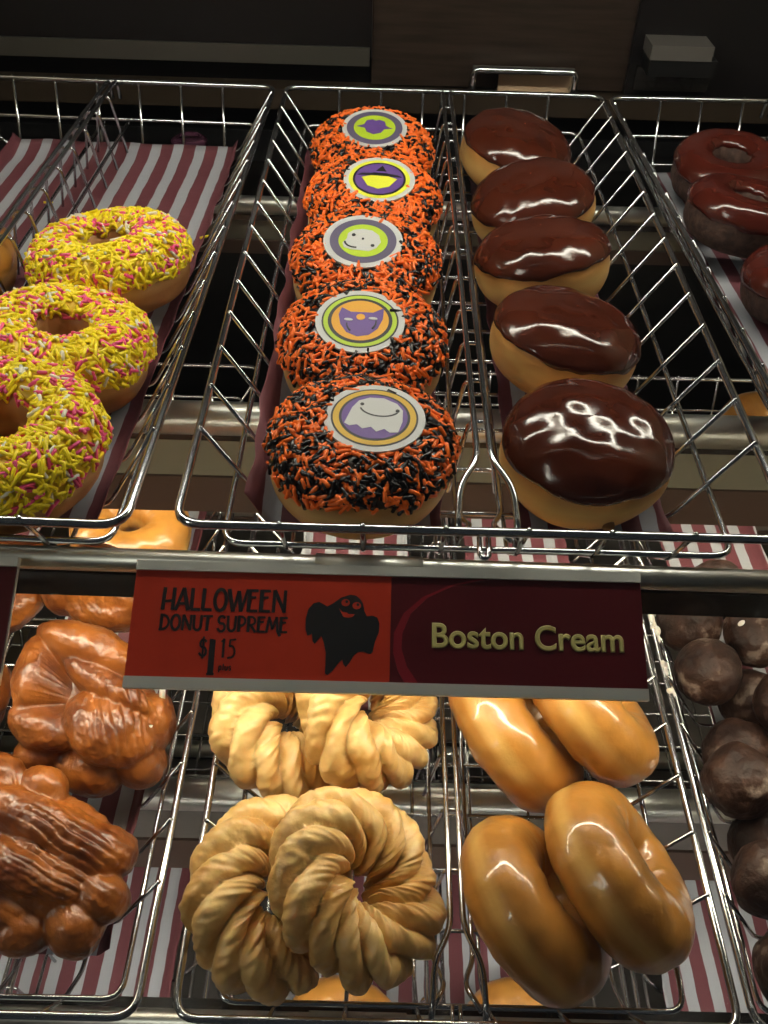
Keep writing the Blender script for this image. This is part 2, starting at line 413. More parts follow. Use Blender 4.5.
# ------------------------------------------------------------------ striped papers
def paper(section, y0, y1, z, label, x=0., rz=0., back=0., front=0., seed=1):
    """section: (x, height) pairs across the strip; back: how far the rear end climbs"""
    rnd = random.Random(seed); v, f = [], []
    xs = []
    for (a, b) in zip(section[:-1], section[1:]):
        n = max(2, int(abs(b[0] - a[0]) / .006)); xs += [(a[0] + (b[0] - a[0]) * k / n, a[1] + (b[1] - a[1]) * k / n) for k in range(n)]
    xs.append(section[-1]); NY = 60
    for j in range(NY + 1):
        t = j / NY; y = y0 + (y1 - y0) * t
        for (px, pz) in xs:
            q = Vector((px * 30, y * 30, seed * 3.1))
            e = min(1, abs(px - xs[0][0]) / .03) * min(1, abs(px - xs[-1][0]) / .03)
            w = .0014 * noise.noise(q) * (.4 + .6 * e) + .001
            up = back * max(0, (t - .93) / .07) ** 2
            ed = .003 * noise.noise(Vector((y * 40, px * 3, seed))) * (1 - e)
            v.append((px + ed, y + up * -.15, pz + abs(w) + up))
    n = len(xs)
    for j in range(NY):
        for i in range(n - 1):
            f.append((j * n + i, j * n + i + 1, (j + 1) * n + i + 1, (j + 1) * n + i))
    o = mk('striped_paper', v, f, PAPER, loc=(x, 0, z), rot=(0, 0, rz))
    sol = o.modifiers.new('thickness', 'SOLIDIFY'); sol.thickness = .0003; sol.offset = 1
    return tag(o, label, 'paper', 'striped deli papers')
zu, zm, zl = CAM_Z - UH - BD + .0018, CAM_Z - MH - BD + .0018, CAM_Z - LH - BD + .0018
paper([(-.150, .006), (-.144, 0), (.042, 0), (.047, .006)], UD + .045, UD + .516, zu, 'striped paper under the yellow sprinkle donuts and the plain donut', x=-.1915, rz=radians(-1.2), back=.005, seed=2)
paper([(-.0545, .024), (-.044, .002), (-.041, 0), (.030, 0), (.0365, 0), (.0430, .005)], UD + .047, UD + .47, zu, 'striped paper folded up beside the halloween donuts', x=-.010, seed=4)
paper([(-.037, .003), (-.034, 0), (.036, 0), (.041, .004)], UD + .047, UD + .47, zu, 'striped paper under the chocolate topped filled donuts', x=.107, seed=5)
paper([(-.044, .018), (-.036, .002), (-.033, 0), (.040, 0), (.044, .005)], UD + .05, UD + .50, zu, 'striped paper under the chocolate ring donuts', x=.2885, rz=radians(2.0), seed=6)
paper([(-.040, .004), (-.036, 0), (.038, 0), (.046, .010)], MD + .046, MD + .515, zm, 'striped paper under the brown fritters', x=-.183, seed=7)
paper([(-.040, .01), (-.034, 0), (.034, 0), (.038, .004)], MD + .2, MD + .515, zm, 'striped paper in the left half of the fritter basket', x=-.305, seed=17)
paper([(-.046, .012), (-.040, 0), (.034, 0), (.037, .004)], MD + .21, MD + .515, zm, 'striped paper under the rear crullers', x=-.012, seed=8)
paper([(-.036, .004), (-.032, 0), (.036, 0), (.044, .010)], MD + .19, MD + .515, zm, 'striped paper under the rear glazed donuts', x=.106, seed=9)
paper([(-.031, .002), (-.028, 0), (.044, 0), (.048, .006)], MD + .05, MD + .515, zm, 'striped paper under the chocolate donut holes', x=.260, seed=10)
paper([(-.104, .010), (-.095, 0), (.095, 0), (.104, .010)], LD + .12, LD + .40, zl, 'striped paper in the bottom basket under the fritters', x=-.243, seed=11)
paper([(-.104, .010), (-.095, 0), (.095, 0), (.104, .010)], LD + .045, LD + .40, zl, 'striped paper in the bottom basket under the crullers', x=.045, seed=12)
paper([(-.104, .010), (-.095, 0), (.095, 0), (.104, .010)], LD + .045, LD + .40, zl, 'striped paper in the bottom basket under the donut holes', x=.3225, seed=13)

# ------------------------------------------------------------------ donut shapes
def sp(c, e): return math.copysign(abs(c) ** e, c)

def lathe_grid(fn, nu, nv, closed_v=True):
    """fn(u,v)->Vector; u wraps; v wraps if closed_v"""
    v, f = [], []
    for i in range(nu):
        for j in range(nv): v.append(fn(i / nu, j / nv if closed_v else j / (nv - 1)))
    for i in range(nu):
        a, b = i * nv, ((i + 1) % nu) * nv
        for j in range(nv if closed_v else nv - 1):
            k = (j + 1) % nv
            f.append((a + j, b + j, b + k, a + k))
    return v, f

def ring_fn(Rc, a, b, seed, lump=.0012, e=.85, egg=0.):
    def fn(u, ph, off=0.):
        th = 2 * pi * u
        c, s = sp(cos(ph), e), sp(sin(ph), e)
        n1 = noise.noise(Vector((cos(th) * 1.4, sin(th) * 1.4, seed * 7.3 + s * .8)))
        n2 = noise.noise(Vector((cos(th) * 5, sin(th) * 5, seed * 3.3 + s * 2 + c)))
        r = Rc * (1 + egg * cos(2 * th + seed)) + (a + off + lump * n1 + .35 * lump * n2) * c
        z = (b + off + .6 * lump * n1 + .3 * lump * n2) * s
        return Vector((r * cos(th), r * sin(th), z))
    return fn
def ring_body(fn, nu=72, nv=32): return lathe_grid(lambda u, v: fn(u, 2 * pi * v), nu, nv)

def ring_icing(fn, seed, po=-.05, pi_=3.25, off=.0018, wav=.16, nu=96, nv=26):
    def g(u, v):
        th = 2 * pi * u
        w = noise.noise(Vector((cos(th) * 2.2, sin(th) * 2.2, seed + 9.1))) + .5 * noise.noise(Vector((cos(th) * 6, sin(th) * 6, seed + 2.1)))
        w2 = noise.noise(Vector((cos(th) * 2.2, sin(th) * 2.2, seed + 19.1)))
        a0, a1 = po + wav * w, pi_ + wav * w2
        t = max(0, min(1, v))
        ph = a0 + (a1 - a0) * t
        o = off * min(1, (min(t, 1 - t) * 14)) ** .5 - (.0012 if t in (0, 1) else 0)
        return fn(u, ph, o)
    return lathe_grid(g, nu, nv, False)

def dome_fn(R, Hh, seed, er=.6, ez=.75, lump=.001):
    def fn(u, ph, off=0.):
        th = 2 * pi * u
        c, s = sp(max(0, cos(ph)), er), sp(sin(ph), ez)
        n1 = noise.noise(Vector((cos(th) * 1.2, sin(th) * 1.2, seed * 5.1 + s)))
        n2 = noise.noise(Vector((cos(th) * 4 * c, sin(th) * 4 * c, seed * 2.1 + s * 1.5)))
        r = (R + off + lump * 1.6 * n1) * c
        z = (Hh + off) * s + lump * n2 * (1 if s > 0 else .5)
        return Vector((r * cos(th), r * sin(th), z))
    return fn
def dome_body(fn, nu=64, nv=28): return lathe_grid(lambda u, v: fn(u, -pi / 2 + 1e-3 + (pi - 2e-3) * v), nu, nv, False)
def dome_icing(fn, seed, edge=.12, wav=.16, off=.0018, nu=96, nv=26):
    def g(u, v):
        th = 2 * pi * u
        w = noise.noise(Vector((cos(th) * 1.6, sin(th) * 1.6, seed + 4.1))) + .45 * noise.noise(Vector((cos(th) * 5, sin(th) * 5, seed + 1.1)))
        a0 = edge + wav * w
        ph = a0 + (pi / 2 - 1e-3 - a0) * v
        o = off * min(1, v * 12) ** .5 - (.0014 if v == 0 else 0)
        return fn(u, ph, o)
    return lathe_grid(g, nu, nv, False)

def sprinkles(parent, v, f, count, mats, weights, seed, L=.0066, r=.00085, skip=None, name='sprinkles'):
    rg = np.random.default_rng(seed); V = np.array([tuple(p) for p in v]); Q = np.array(f)
    A, B_, Cc, D = (V[Q[:, i]] for i in range(4))
    nr = np.cross(Cc - A, D - B_); ar = np.linalg.norm(nr, axis=1); ok = ar > 1e-12
    pick = rg.choice(len(Q), count, p=(ar * ok) / (ar * ok).sum())
    s_, t_ = rg.random((count, 1)), rg.random((count, 1))
    P = A[pick] * (1 - s_) * (1 - t_) + B_[pick] * s_ * (1 - t_) + Cc[pick] * s_ * t_ + D[pick] * (1 - s_) * t_
    Nn = nr[pick] / ar[pick][:, None]; Nn[Nn[:, 2] < -.5] *= -1
    if skip is not None:
        keep = ~skip(P, rg); P, Nn = P[keep], Nn[keep]
    n = len(P)
    h = np.where(np.abs(Nn[:, :1]) < .8, np.array([[1., 0, 0]]), np.array([[0, 1., 0]]))
    t1 = np.cross(Nn, h); t1 /= np.linalg.norm(t1, axis=1, keepdims=True); t2 = np.cross(Nn, t1)
    an = rg.uniform(0, 2 * pi, (n, 1)); ax = t1 * np.cos(an) + t2 * np.sin(an) + Nn * rg.uniform(-.05, .34, (n, 1)); ax /= np.linalg.norm(ax, axis=1, keepdims=True)
    o1 = np.cross(ax, Nn); o1 /= np.linalg.norm(o1, axis=1, keepdims=True); o2 = np.cross(ax, o1)
    ln, rr = L * rg.uniform(.7, 1.15, (n, 1)), r * rg.uniform(.88, 1.12, (n, 1))
    P = P + Nn * rr * rg.uniform(.4, 2.0, (n, 1))
    out = []
    for tt, rs in ((-.5, .55), (-.42, 1), (.42, 1), (.5, .55)):
        for j in range(6):
            g = 2 * pi * j / 6; out.append(P + ax * ln * tt + (o1 * cos(g) + o2 * sin(g)) * rr * rs)
    VV = np.stack(out, 1).reshape(-1, 3)
    base = [(i * 6 + j, i * 6 + (j + 1) % 6, i * 6 + 6 + (j + 1) % 6, i * 6 + 6 + j) for i in range(3) for j in range(6)] + [(0, 5, 4, 3), (0, 3, 2, 1), (18, 19, 20, 21), (18, 21, 22, 23)]
    FF = (np.array(base)[None] + (np.arange(n) * 24)[:, None, None]).reshape(-1, 4)
    mi = rg.choice(len(mats), n, p=np.array(weights) / sum(weights))
    o = mk(name, [], [], mats, parent); me = o.data; me.clear_geometry()
    me.vertices.add(len(VV)); me.vertices.foreach_set('co', VV.ravel().astype(np.float32))
    me.loops.add(FF.size); me.loops.foreach_set('vertex_index', FF.ravel().astype(np.int32))
    me.polygons.add(len(FF)); me.polygons.foreach_set('loop_start', np.arange(0, FF.size, 4).astype(np.int32))
    me.polygons.foreach_set('material_index', np.repeat(mi, len(base)).astype(np.int32))
    me.polygons.foreach_set('use_smooth', np.ones(len(FF), dtype=bool))
    me.update(calc_edges=True); me.validate()
    o['kind'] = 'stuff'
    return o

# ---- yellow sprinkle donuts
def yellow(loc, rot, seed, label):
    t = tag(empty('sprinkle_donut', loc, rot), label, 'donut', 'yellow sprinkle donuts')
    k = .955 if seed < 3 else 1
    fn = ring_fn(.0318 * k, .0176 * k, .0215, seed, lump=.0014)
    mk('dough', *ring_body(fn), RINGD, t)
    v, f = ring_icing(fn, seed, po=.0, pi_=2.35, wav=.2)
    mk('icing', v, f, ICINGY, t)
    sprinkles(t, v, f, 1900, [SPY, SPP, SPW], [72, 21, 7], seed, L=.0072, r=.00100)
yellow(H(-.1840, .3540, .2935), (radians(6), 0, .5), 1, 'yellow sprinkle donut nearest the front, partly cut by the left picture edge')
yellow(H(-.1805, .447, .3005), (radians(8), 0, 2.2), 2, 'yellow sprinkle donut in the middle of its row of three')
yellow(H(-.1755, .546, .2990), (radians(8), 0, 4.1), 3, 'yellow sprinkle donut at the back of its row, showing its hole')
# stray sprinkles on the paper
def stray(loc, rz, label):
    rr, ln = .0009, .007
    q = MB().sweep([(-ln / 2, 0, 0), (-ln / 2 + .0005, 0, 0), (ln / 2 - .0005, 0, 0), (ln / 2, 0, 0)], rr, n=6)
    tag(q.build('stray_sprinkle', SPY, loc=loc, rot=(0, 0, rz)), label, 'sprinkle', 'stray sprinkles on the paper')
stray(H(-.150, .640, .3240), 1.1, 'single yellow sprinkle lying on striped paper behind the donuts, left of two')
stray(H(-.133, .640, .3240), .6, 'single yellow sprinkle lying on striped paper behind the donuts, right of two')
stray(H(-.262, .690, .3240), .2, 'single yellow sprinkle on striped paper left of the divider')

# ---- plain ring donut at the left edge
t = tag(empty('plain_donut', H(-.2825, .540, .296), (radians(6), 0, 1)), 'plain tan ring donut at the left picture edge beyond the divider', 'donut')
fn = ring_fn(.0275, .018, .0215, 8); mk('dough', *ring_body(fn), RINGD, t)
mk('glaze', *ring_icing(fn, 8, off=.0008), GLAZED, t)

# ---- halloween donuts with printed sugar discs
def circ(r, n=40, cx=0, cy=0, ry=None): return [(cx + r * cos(2 * pi * k / n), cy + (ry or r) * sin(2 * pi * k / n)) for k in range(n)]
DM = [S_WHITE, S_BLACK, S_GOLD, S_PURP, S_LIME, S_SLATE, S_ORANGE, S_YEL]
WH, BK, GO, PU, LI, SLT, AM, YE = range(8)
def thick(pts, w):
    L, R = [], []
    for i, p in enumerate(pts):
        a = Vector(pts[max(0, i - 1)]); b = Vector(pts[min(len(pts) - 1, i + 1)]); d = (b - a).normalized()
        nn = Vector((-d.y, d.x)) * w / 2; L.append((p[0] + nn.x, p[1] + nn.y)); R.append((p[0] - nn.x, p[1] - nn.y))
    return R + L[::-1]
def arc(cx, cy, rx, ry, a0, a1, n=14): return [(cx + rx * cos(radians(a0 + (a1 - a0) * k / n)), cy + ry * sin(radians(a0 + (a1 - a0) * k / n))) for k in range(n + 1)]
def disc(parent, kind, z, rot, ofs):
    b = MB(); S = .0246
    lay = [0]
    def L(pts, mi):
        b.poly([(p[0] * S, p[1] * S) for p in pts], -.0004 if lay[0] == 0 else .0006, .0008 + lay[0] * .00012, mi); lay[0] += 1
    L(circ(1, 48), WH)
    if kind == 'ghost':
        for r, m in ((.86, BK), (.82, GO), (.70, BK), (.65, PU)): L(circ(r, 48), m)
        g = [(-.55, -.30), (-.44, -.36), (-.30, -.30), (-.18, -.40), (-.02, -.32), (.10, -.44), (.24, -.33), (.36, -.42), (.52, -.38), (.56, -.05), (.52, .28), (.38, .46), (.10, .58), (-.18, .55), (-.38, .42), (-.48, .18)]
        L(g, WH)
        L(thick(arc(.06, .30, .40, .28, 200, 335), .035), BK); L(circ(.04, 10, -.30, .32), BK); L(circ(.04, 10, .42, .24), BK)
    elif kind == 'cat':
        for r, m in ((.86, BK), (.82, LI), (.72, BK), (.64, AM)): L(circ(r, 48), m)
        g = [(-.50, .12), (-.42, -.18), (-.25, -.42), (0, -.52), (.25, -.44), (.42, -.22), (.50, .10), (.48, .46), (.26, .28), (.0, .26), (-.24, .24), (-.46, .36)]
        L(g, PU)
        L(circ(.10, 12, 0, .10), AM); L(circ(.10, 10, -.26, -.02, .04), WH); L(circ(.10, 10, .28, .08, .04), WH)
        L(thick(arc(-.02, -.12, .26, .3, 185, 235), .03), BK); L(thick(arc(.1, -.05, .26, .3, 320, 370), .03), BK)
    elif kind == 'skull':
        for r, m in ((.84, SLT), (.62, LI)): L(circ(r, 48), m)
        g = [(-.52, -.05), (-.50, -.22), (-.34, -.32), (-.12, -.36), (.10, -.42), (.30, -.32), (.44, -.10), (.42, .16), (.26, .36), (.02, .44), (-.2, .42), (-.36, .30), (-.40, .10)]
        L(g, WH)
        L(thick(arc(-.16, -.02, .30, .24, 175, 265), .05), BK); L(circ(.05, 10, .22, -.22), BK); L(circ(.05, 10, -.22, .22), BK); L(circ(.03, 8, 0, .05), BK)
    elif kind == 'witch':
        for r, m in ((.86, YE), (.74, BK), (.68, PU)): L(circ(r, 48), m)
        L([(-.50, .02), (-.30, -.34), (0, -.46), (.3, -.34), (.50, .02), (.25, .12), (-.25, .12)], YE)
        L([(-.62, .12), (.62, .12), (.5, .2), (.22, .24), (.04, .60), (-.18, .24), (-.5, .2)], BK)
        L([(-.2, .25), (.22, .25), (.19, .32), (-.17, .32)], PU)
    else:
        for r, m in ((.86, SLT), (.64, LI)): L(circ(r, 48), m)
        L([(-.56, .0), (-.3, -.06), (-.22, -.26), (0, -.36), (.22, -.26), (.3, -.06), (.56, .0), (.34, .12), (.28, .34), (.1, .42), (0, .36), (-.1, .42), (-.28, .34), (-.34, .12)], PU)
    o = b.build('sugar_disc', DM, parent, smooth=False, loc=(*ofs, z), rot=(0, 0, rot)); return o
def halloween(loc, rot, seed, kind, drot, label):
    t = tag(empty('halloween_donut', loc, rot), label, 'donut', 'orange and black sprinkled donuts')
    fn = dome_fn(.0458, .0240, seed, .55, .8)
    mk('dough', *dome_body(fn), HALD, t)
    v, f = dome_icing(fn, seed, edge=.22, wav=.14)
    mk('icing', v, f, ICINGB, t)
    def skip(P, rg):
        ox, oy = {'ghost': (.006, .001), 'cat': (-.001, -.001), 'skull': (-.001, .001), 'witch': (.004, .002), 'bat': (.001, .004)}[kind]; r = np.hypot(P[:, 0] - ox, P[:, 1] - oy); return (P[:, 2] > .012) & (r < .0250 - np.where(rg.random(len(P)) < .05, .004, 0))
    sprinkles(t, v, f, 1700, [SPO, SPK], {11: [50, 50], 12: [56, 44]}.get(seed, [68, 32]), seed + 50, L=.0074, r=.00102, skip=skip)
    disc(t, kind, .0264, drot, {'ghost': (.006, .001), 'cat': (-.001, -.001), 'skull': (-.001, .001), 'witch': (.004, .002), 'bat': (.001, .004)}[kind])
halloween(H(-.0088, .359, .2995), (radians(3), radians(1), 0), 11, 'ghost', radians(-8), 'halloween donut with white ghost disc, nearest the front')
halloween(H(-.0110, .4500, .2980), (radians(11), 0, 0), 12, 'cat', radians(-6), 'halloween donut with purple cat disc, second from front')
halloween(H(-.0120, .5385, .2965), (radians(12), 0, 0), 13, 'skull', radians(6), 'halloween donut with white face on lime disc, third from front')
halloween(H(-.0085, .6270, .2960), (radians(12), 0, 0), 14, 'witch', radians(-4), 'halloween donut with yellow face disc, fourth from front')
halloween(H(-.0105, .7150, .2955), (radians(12), 0, 0), 15, 'bat', radians(-5), 'halloween donut with purple shape on lime disc, farthest back')

# ---- chocolate topped filled donuts
def boston(loc, rot, seed, label, hole=False):
    t = tag(empty('filled_donut', loc, rot), label, 'donut', 'chocolate topped filled donuts')
    fn = dome_fn(.0435, .0250, seed, .72, .86, lump=.0013)
    mk('dough', *dome_body(fn), BOSTON, t)
    mk('chocolate_icing', *dome_icing(fn, seed, edge=.22, wav=.09, off=.002, nv=34), CHOCI, t)
    if hole:
        q = MB(); q.sweep([(.008, -.0428, -.0085), (.0082, -.040, -.008)], .0030, n=10); tag(q.build('filling_hole', mat('filling_hole', (.16, .07, .02), .7), t), 'dark filling hole')
boston(H(.1050, .369, .3000), (radians(5), 0, 0), 21, 'chocolate topped filled donut nearest the front, with a filling hole', True)
boston(H(.1055, .462, .2960), (radians(11), 0, 2), 22, 'chocolate topped filled donut second from the front of its row of five')
boston(H(.1030, .552, .2925), (radians(12), 0, 4), 23, 'chocolate topped filled donut in the middle of its row of five')
boston(H(.1065, .640, .2945), (radians(12), 0, 5), 24, 'chocolate topped filled donut fourth from front')
boston(H(.1010, .730, .2930), (radians(12), 0, 1), 25, 'chocolate topped filled donut farthest back')

# ---- chocolate cake ring donuts
def chocring(loc, rot, seed, label):
    t = tag(empty('chocolate_ring_donut', loc, rot), label, 'donut', 'chocolate frosted ring donuts')
    fn = ring_fn(.0270, .0155, .0185, seed, lump=.0012)
    mk('cake', *ring_body(fn), CAKED, t)
    mk('frosting', *ring_icing(fn, seed, po=.12, pi_=2.45, wav=.14), CHOCF, t)
chocring(H(.271, .730, .3015), (radians(7), 0, 0), 31, 'chocolate frosted ring donut at the back of its basket')
chocring(H(.259, .640, .2965), (radians(9), 0, 2), 32, 'chocolate frosted ring donut in front of the rearmost one')
chocring(H(.280, .553, .302), (radians(8), 0, 4), 33, 'chocolate frosted ring donut cut by the right picture edge')

# ---- glazed donuts standing on edge
def frame(center, n, spin=0.):
    n = Vector(n).normalized(); q = n.to_track_quat('Z', 'Y')
    return center, (q.to_matrix() @ Matrix.Rotation(spin, 3, 'Z')).to_euler()
def glazed(c, n, spin, seed, label, group='glazed ring donuts', R=(.0290, .0205, .0202)):
    loc, rot = frame(c, n, spin)
    t = tag(empty('glazed_donut', loc, rot), label, 'donut', group)
    fn = ring_fn(R[0], R[1], R[2], seed, lump=.0022, e=.92, egg=.04)
    mk('dough', *ring_body(fn, 96, 40), GLAZED, t)
glazed(H(.0872, .213, .474), (.74, .27, .62), .3, 41, 'glazed donut on edge at front left, leaning beside the wire divider')
glazed(H(.1295, .225, .4595), (.74, .25, .62), 1.7, 42, 'glazed donut on edge at front right, its hole showing')
glazed(H(.0865, .318, .474), (.74, .27, .62), 2.9, 43, 'glazed donut on edge behind, nearest the divider under the sign')
glazed(H(.1300, .326, .4585), (.74, .25, .62), 4.0, 44, 'glazed donut on edge behind, at right under the sign')
glazed(H(-.186, .505, .499), (.05, -.12, 1), 0, 45, 'bright golden donut seen behind the rail below the yellow sprinkle donuts', R=(.0262, .0180, .0205))
glazed(H(.336, .640, .496), (-.05, -.15, 1), 0, 46, 'golden donut far behind the wires at the right, below the upper tray', R=(.0270, .0175, .0205))
glazed(H(-.013, .212, .692), (.1, -.1, 1), 0, 47, 'golden donut low in the bottom basket below the crullers', R=(.0262, .0180, .0205))
glazed(H(.108, .214, .692), (-.1, -.1, 1), 0, 48, 'golden donut low in the bottom basket below the glazed donuts', R=(.0262, .0180, .0205))

# ---- crullers
def cruller_geo(seed, N=12, K=-4, Rc=.0280, a=.0212, b=.0195, nu=330, nv=64):
    def fn(u, v):
        th, ph = 2 * pi * u, 2 * pi * v
        cx, sx = cos(th), sin(th)
        p = N * th - K * ph + 2.0 * noise.noise(Vector((cx * 1.5, sx * 1.5, seed))) + .9 * noise.noise(Vector((cx * 3.5, sx * 3.5, seed + cos(ph)))) + .5 * noise.noise(Vector((cx * 5, sx * 5, seed + 8 + sin(ph) * 1.5)))
        br = abs(cos(p / 2)) ** .5
        amp = .42 + .22 * noise.noise(Vector((cx * 3, sx * 3, seed + 5)))
        k = 1.02 - amp + amp * br + .20 * noise.noise(Vector((cx * 1.8, sx * 1.8, seed + 3 + .7 * sin(ph))))
        lob = .0012 * noise.noise(Vector((cx * 14, sx * 14, seed + 4 * sin(ph))))
        r = Rc * (1 + .07 * cos(2 * th + seed)) + (a * k + lob) * cos(ph) * (1.0 if cos(ph) > 0 else .92)
        z = (b * k + lob) * sin(ph)
        return Vector((r * cx, r * sx, z))
    return lathe_grid(fn, nu, nv)
def cruller(c, n, spin, seed, label):
    loc, rot = frame(c, n, spin)
    t = tag(empty('french_cruller', loc, rot), label, 'donut', 'glazed french crullers')
    v, f = cruller_geo(seed); mk('dough', v, f, CRULL, t)
cruller(H(-.0490, .216, .476), (.55, -.16, .82), .4, 51, 'ridged cruller at front left, its centre hole showing')
cruller(H(-.0045, .214, .456), (.56, -.13, .82), 1.9, 52, 'ridged cruller at front right, leaning over its neighbour')
cruller(H(-.0500, .319, .476), (.56, -.12, .82), 3.2, 53, 'ridged cruller behind at left, under the price sign')
cruller(H(-.0015, .319, .455), (.56, -.12, .82), 5.0, 54, 'ridged cruller behind at right, under the price sign')

# ---- brown glazed fritters: lobes fused by a voxel remesh
def blob(parts, ridges, seed, k=.0022):
    """lobes fused into one crusty lump: a sphere's points are marched inwards onto the lobes' smooth union"""
    bm = bmesh.new(); bmesh.ops.create_icosphere(bm, subdivisions=7, radius=1)
    me = bpy.data.meshes.new('dough'); bm.to_mesh(me); bm.free()
    D = np.empty(3 * len(me.vertices)); me.vertices.foreach_get('co', D); D = D.reshape(-1, 3)
    D /= np.linalg.norm(D, axis=1, keepdims=True)
    def sdf(P):
        out = None
        for (c, r, rot) in parts:
            M = np.array(Euler(rot).to_matrix()); q = (P - np.array(c)) @ M; r_ = np.array(r)
            k0 = np.linalg.norm(q / r_, axis=1); k1 = np.linalg.norm(q / r_ ** 2, axis=1) + 1e-9
            d = k0 * (k0 - 1) / k1
            if out is None: out = d
            else:
                h = np.clip(.5 + .5 * (out - d) / k, 0, 1); out = out * (1 - h) + d * h - k * h * (1 - h)
        return out
    t = np.full(len(D), .085)
    for _ in range(60): t = np.maximum(.004, t - .7 * np.clip(sdf(D * t[:, None]), -.004, .01))
    P = D * t[:, None]
    for n_, p in enumerate(P):
        v = Vector(p); d = .0034 * noise.noise(v * 38 + Vector((seed, 0, 0))) + .0013 * noise.noise(v * 120 + Vector((0, seed, 0))) + .0005 * noise.noise(v * 380)
        for (c, ax, per, amp, rad) in ridges:
            q = v - Vector(c); w = max(0., 1 - q.length / rad)
            if w: d += amp * min(1, w * 1.8) * (abs(sin(pi * (q.dot(Vector(ax).normalized()) / per + .5 * noise.noise(v * 50)))) - .6)
        P[n_] += D[n_] * d
    me.vertices.foreach_set('co', P.ravel()); me.materials.append(FRIT)
    me.polygons.foreach_set('use_smooth', [True] * len(me.polygons)); me.update()
    return me
def fritter(me, loc, rot, label, drips=()):
    o = bpy.data.objects.new('glazed_fritter', None); C.objects.link(o)
    o.location = loc; o.rotation_euler = rot; o.scale = (.95,) * 3; tag(o, label, 'fritter', 'brown glazed fritters')
    b = bpy.data.objects.new('dough', me); C.objects.link(b); b.parent = o
    for k, (p, s) in enumerate(drips):
        g = MB(); g.sweep([p, (p[0] + s[0] * .5, p[1] + s[1] * .5, p[2] + s[2] * .5), (p[0] + s[0], p[1] + s[1], p[2] + s[2])], .002, n=8)
        tag(g.build('glaze_drip', GLAZEW, o), 'white drip of sugar glaze')
    return o
FA = blob([((0, 0, 0), (.046, .038, .024), (0, 0, 0)), ((-.004, .016, .016), (.046, .013, .015), (0, .08, -.14)), ((-.010, -.010, .016), (.046, .014, .015), (0, .10, -.04)), ((-.020, -.032, .006), (.036, .013, .018), (0, 0, .1)),
           ((.034, .012, .004), (.020, .015, .019), (0, 0, .3)), ((.042, -.008, .002), (.015, .014, .017), (0, 0, 0)), ((.034, -.027, -.002), (.016, .016, .019), (0, 0, .4)), ((.008, -.036, -.002), (.018, .013, .018), (0, 0, 0)),
           ((-.012, .036, .010), (.014, .012, .013), (0, 0, 0)), ((-.038, .034, .012), (.014, .013, .014), (0, 0, 0))],
          [((.020, .006, .024), (.25, 1, .1), .0052, .0016, .040), ((.0, -.014, .028), (.25, 1, .1), .006, .0009, .04)], 1)
FB = blob([((0, -.004, -.006), (.044, .040, .016), (0, 0, 0)), ((-.004, .030, .012), (.036, .014, .018), (0, .05, -.14)), ((-.033, .006, .010), (.013, .026, .018), (0, 0, .10)), ((-.020, -.022, .008), (.024, .013, .017), (0, 0, -.25)),
           ((.014, .010, .016), (.032, .010, .013), (0, .10, -.30)), ((.020, -.014, .010), (.030, .022, .020), (0, .1, -.25)), ((.044, -.002, -.002), (.012, .018, .018), (0, 0, 0)), ((.042, -.028, -.008), (.016, .015, .018), (0, 0, 0)), ((.012, -.040, -.008), (.022, .013, .018), (0, 0, .1)), ((-.018, -.036, -.008), (.016, .013, .018), (0, 0, 0))],
          [((.030, -.006, .022), (1, .5, 0), .0050, .0016, .030)], 2)
FC = blob([((0, 0, 0), (.040, .034, .022), (0, 0, 0)), ((.022, -.016, .010), (.022, .016, .016), (0, 0, .3)), ((-.022, -.014, .010), (.022, .018, .017), (0, 0, -.3)), ((.0, .018, .012), (.034, .014, .016), (0, 0, .1)), ((.03, .014, .004), (.016, .018, .018), (0, 0, 0)), ((0, -.024, .002), (.018, .013, .017), (0, 0, 0))],
          [((-.01, 0, .02), (1, .2, 0), .007, .0010, .03)], 3)
fritter(FA, H(-.177, .2365, .484), (radians(14), radians(6), radians(-14)), 'large ridged brown fritter at the front of the left lower basket')
fritter(FB, H(-.1685, .3235, .463), (radians(24), radians(8), radians(-8)), 'brown fritter with a curled fold, beside the price sign', [((.044, .020, .014), (.002, -.012, -.010)), ((.044, -.006, .014), (-.001, -.012, -.008))])
fritter(FC, H(-.255, .317, .472), (radians(10), 0, 1.2), 'shaded brown fritter at left edge, behind the front one')
fritter(FC, H(-.2520, .400, .452), (radians(22), 0, .2), 'bright brown fritter at back left, under the dark rail cover')
fritter(FC, H(-.1640, .396, .448), (radians(22), 0, 2.9), 'bright brown fritter at back right, touching the sign edge')

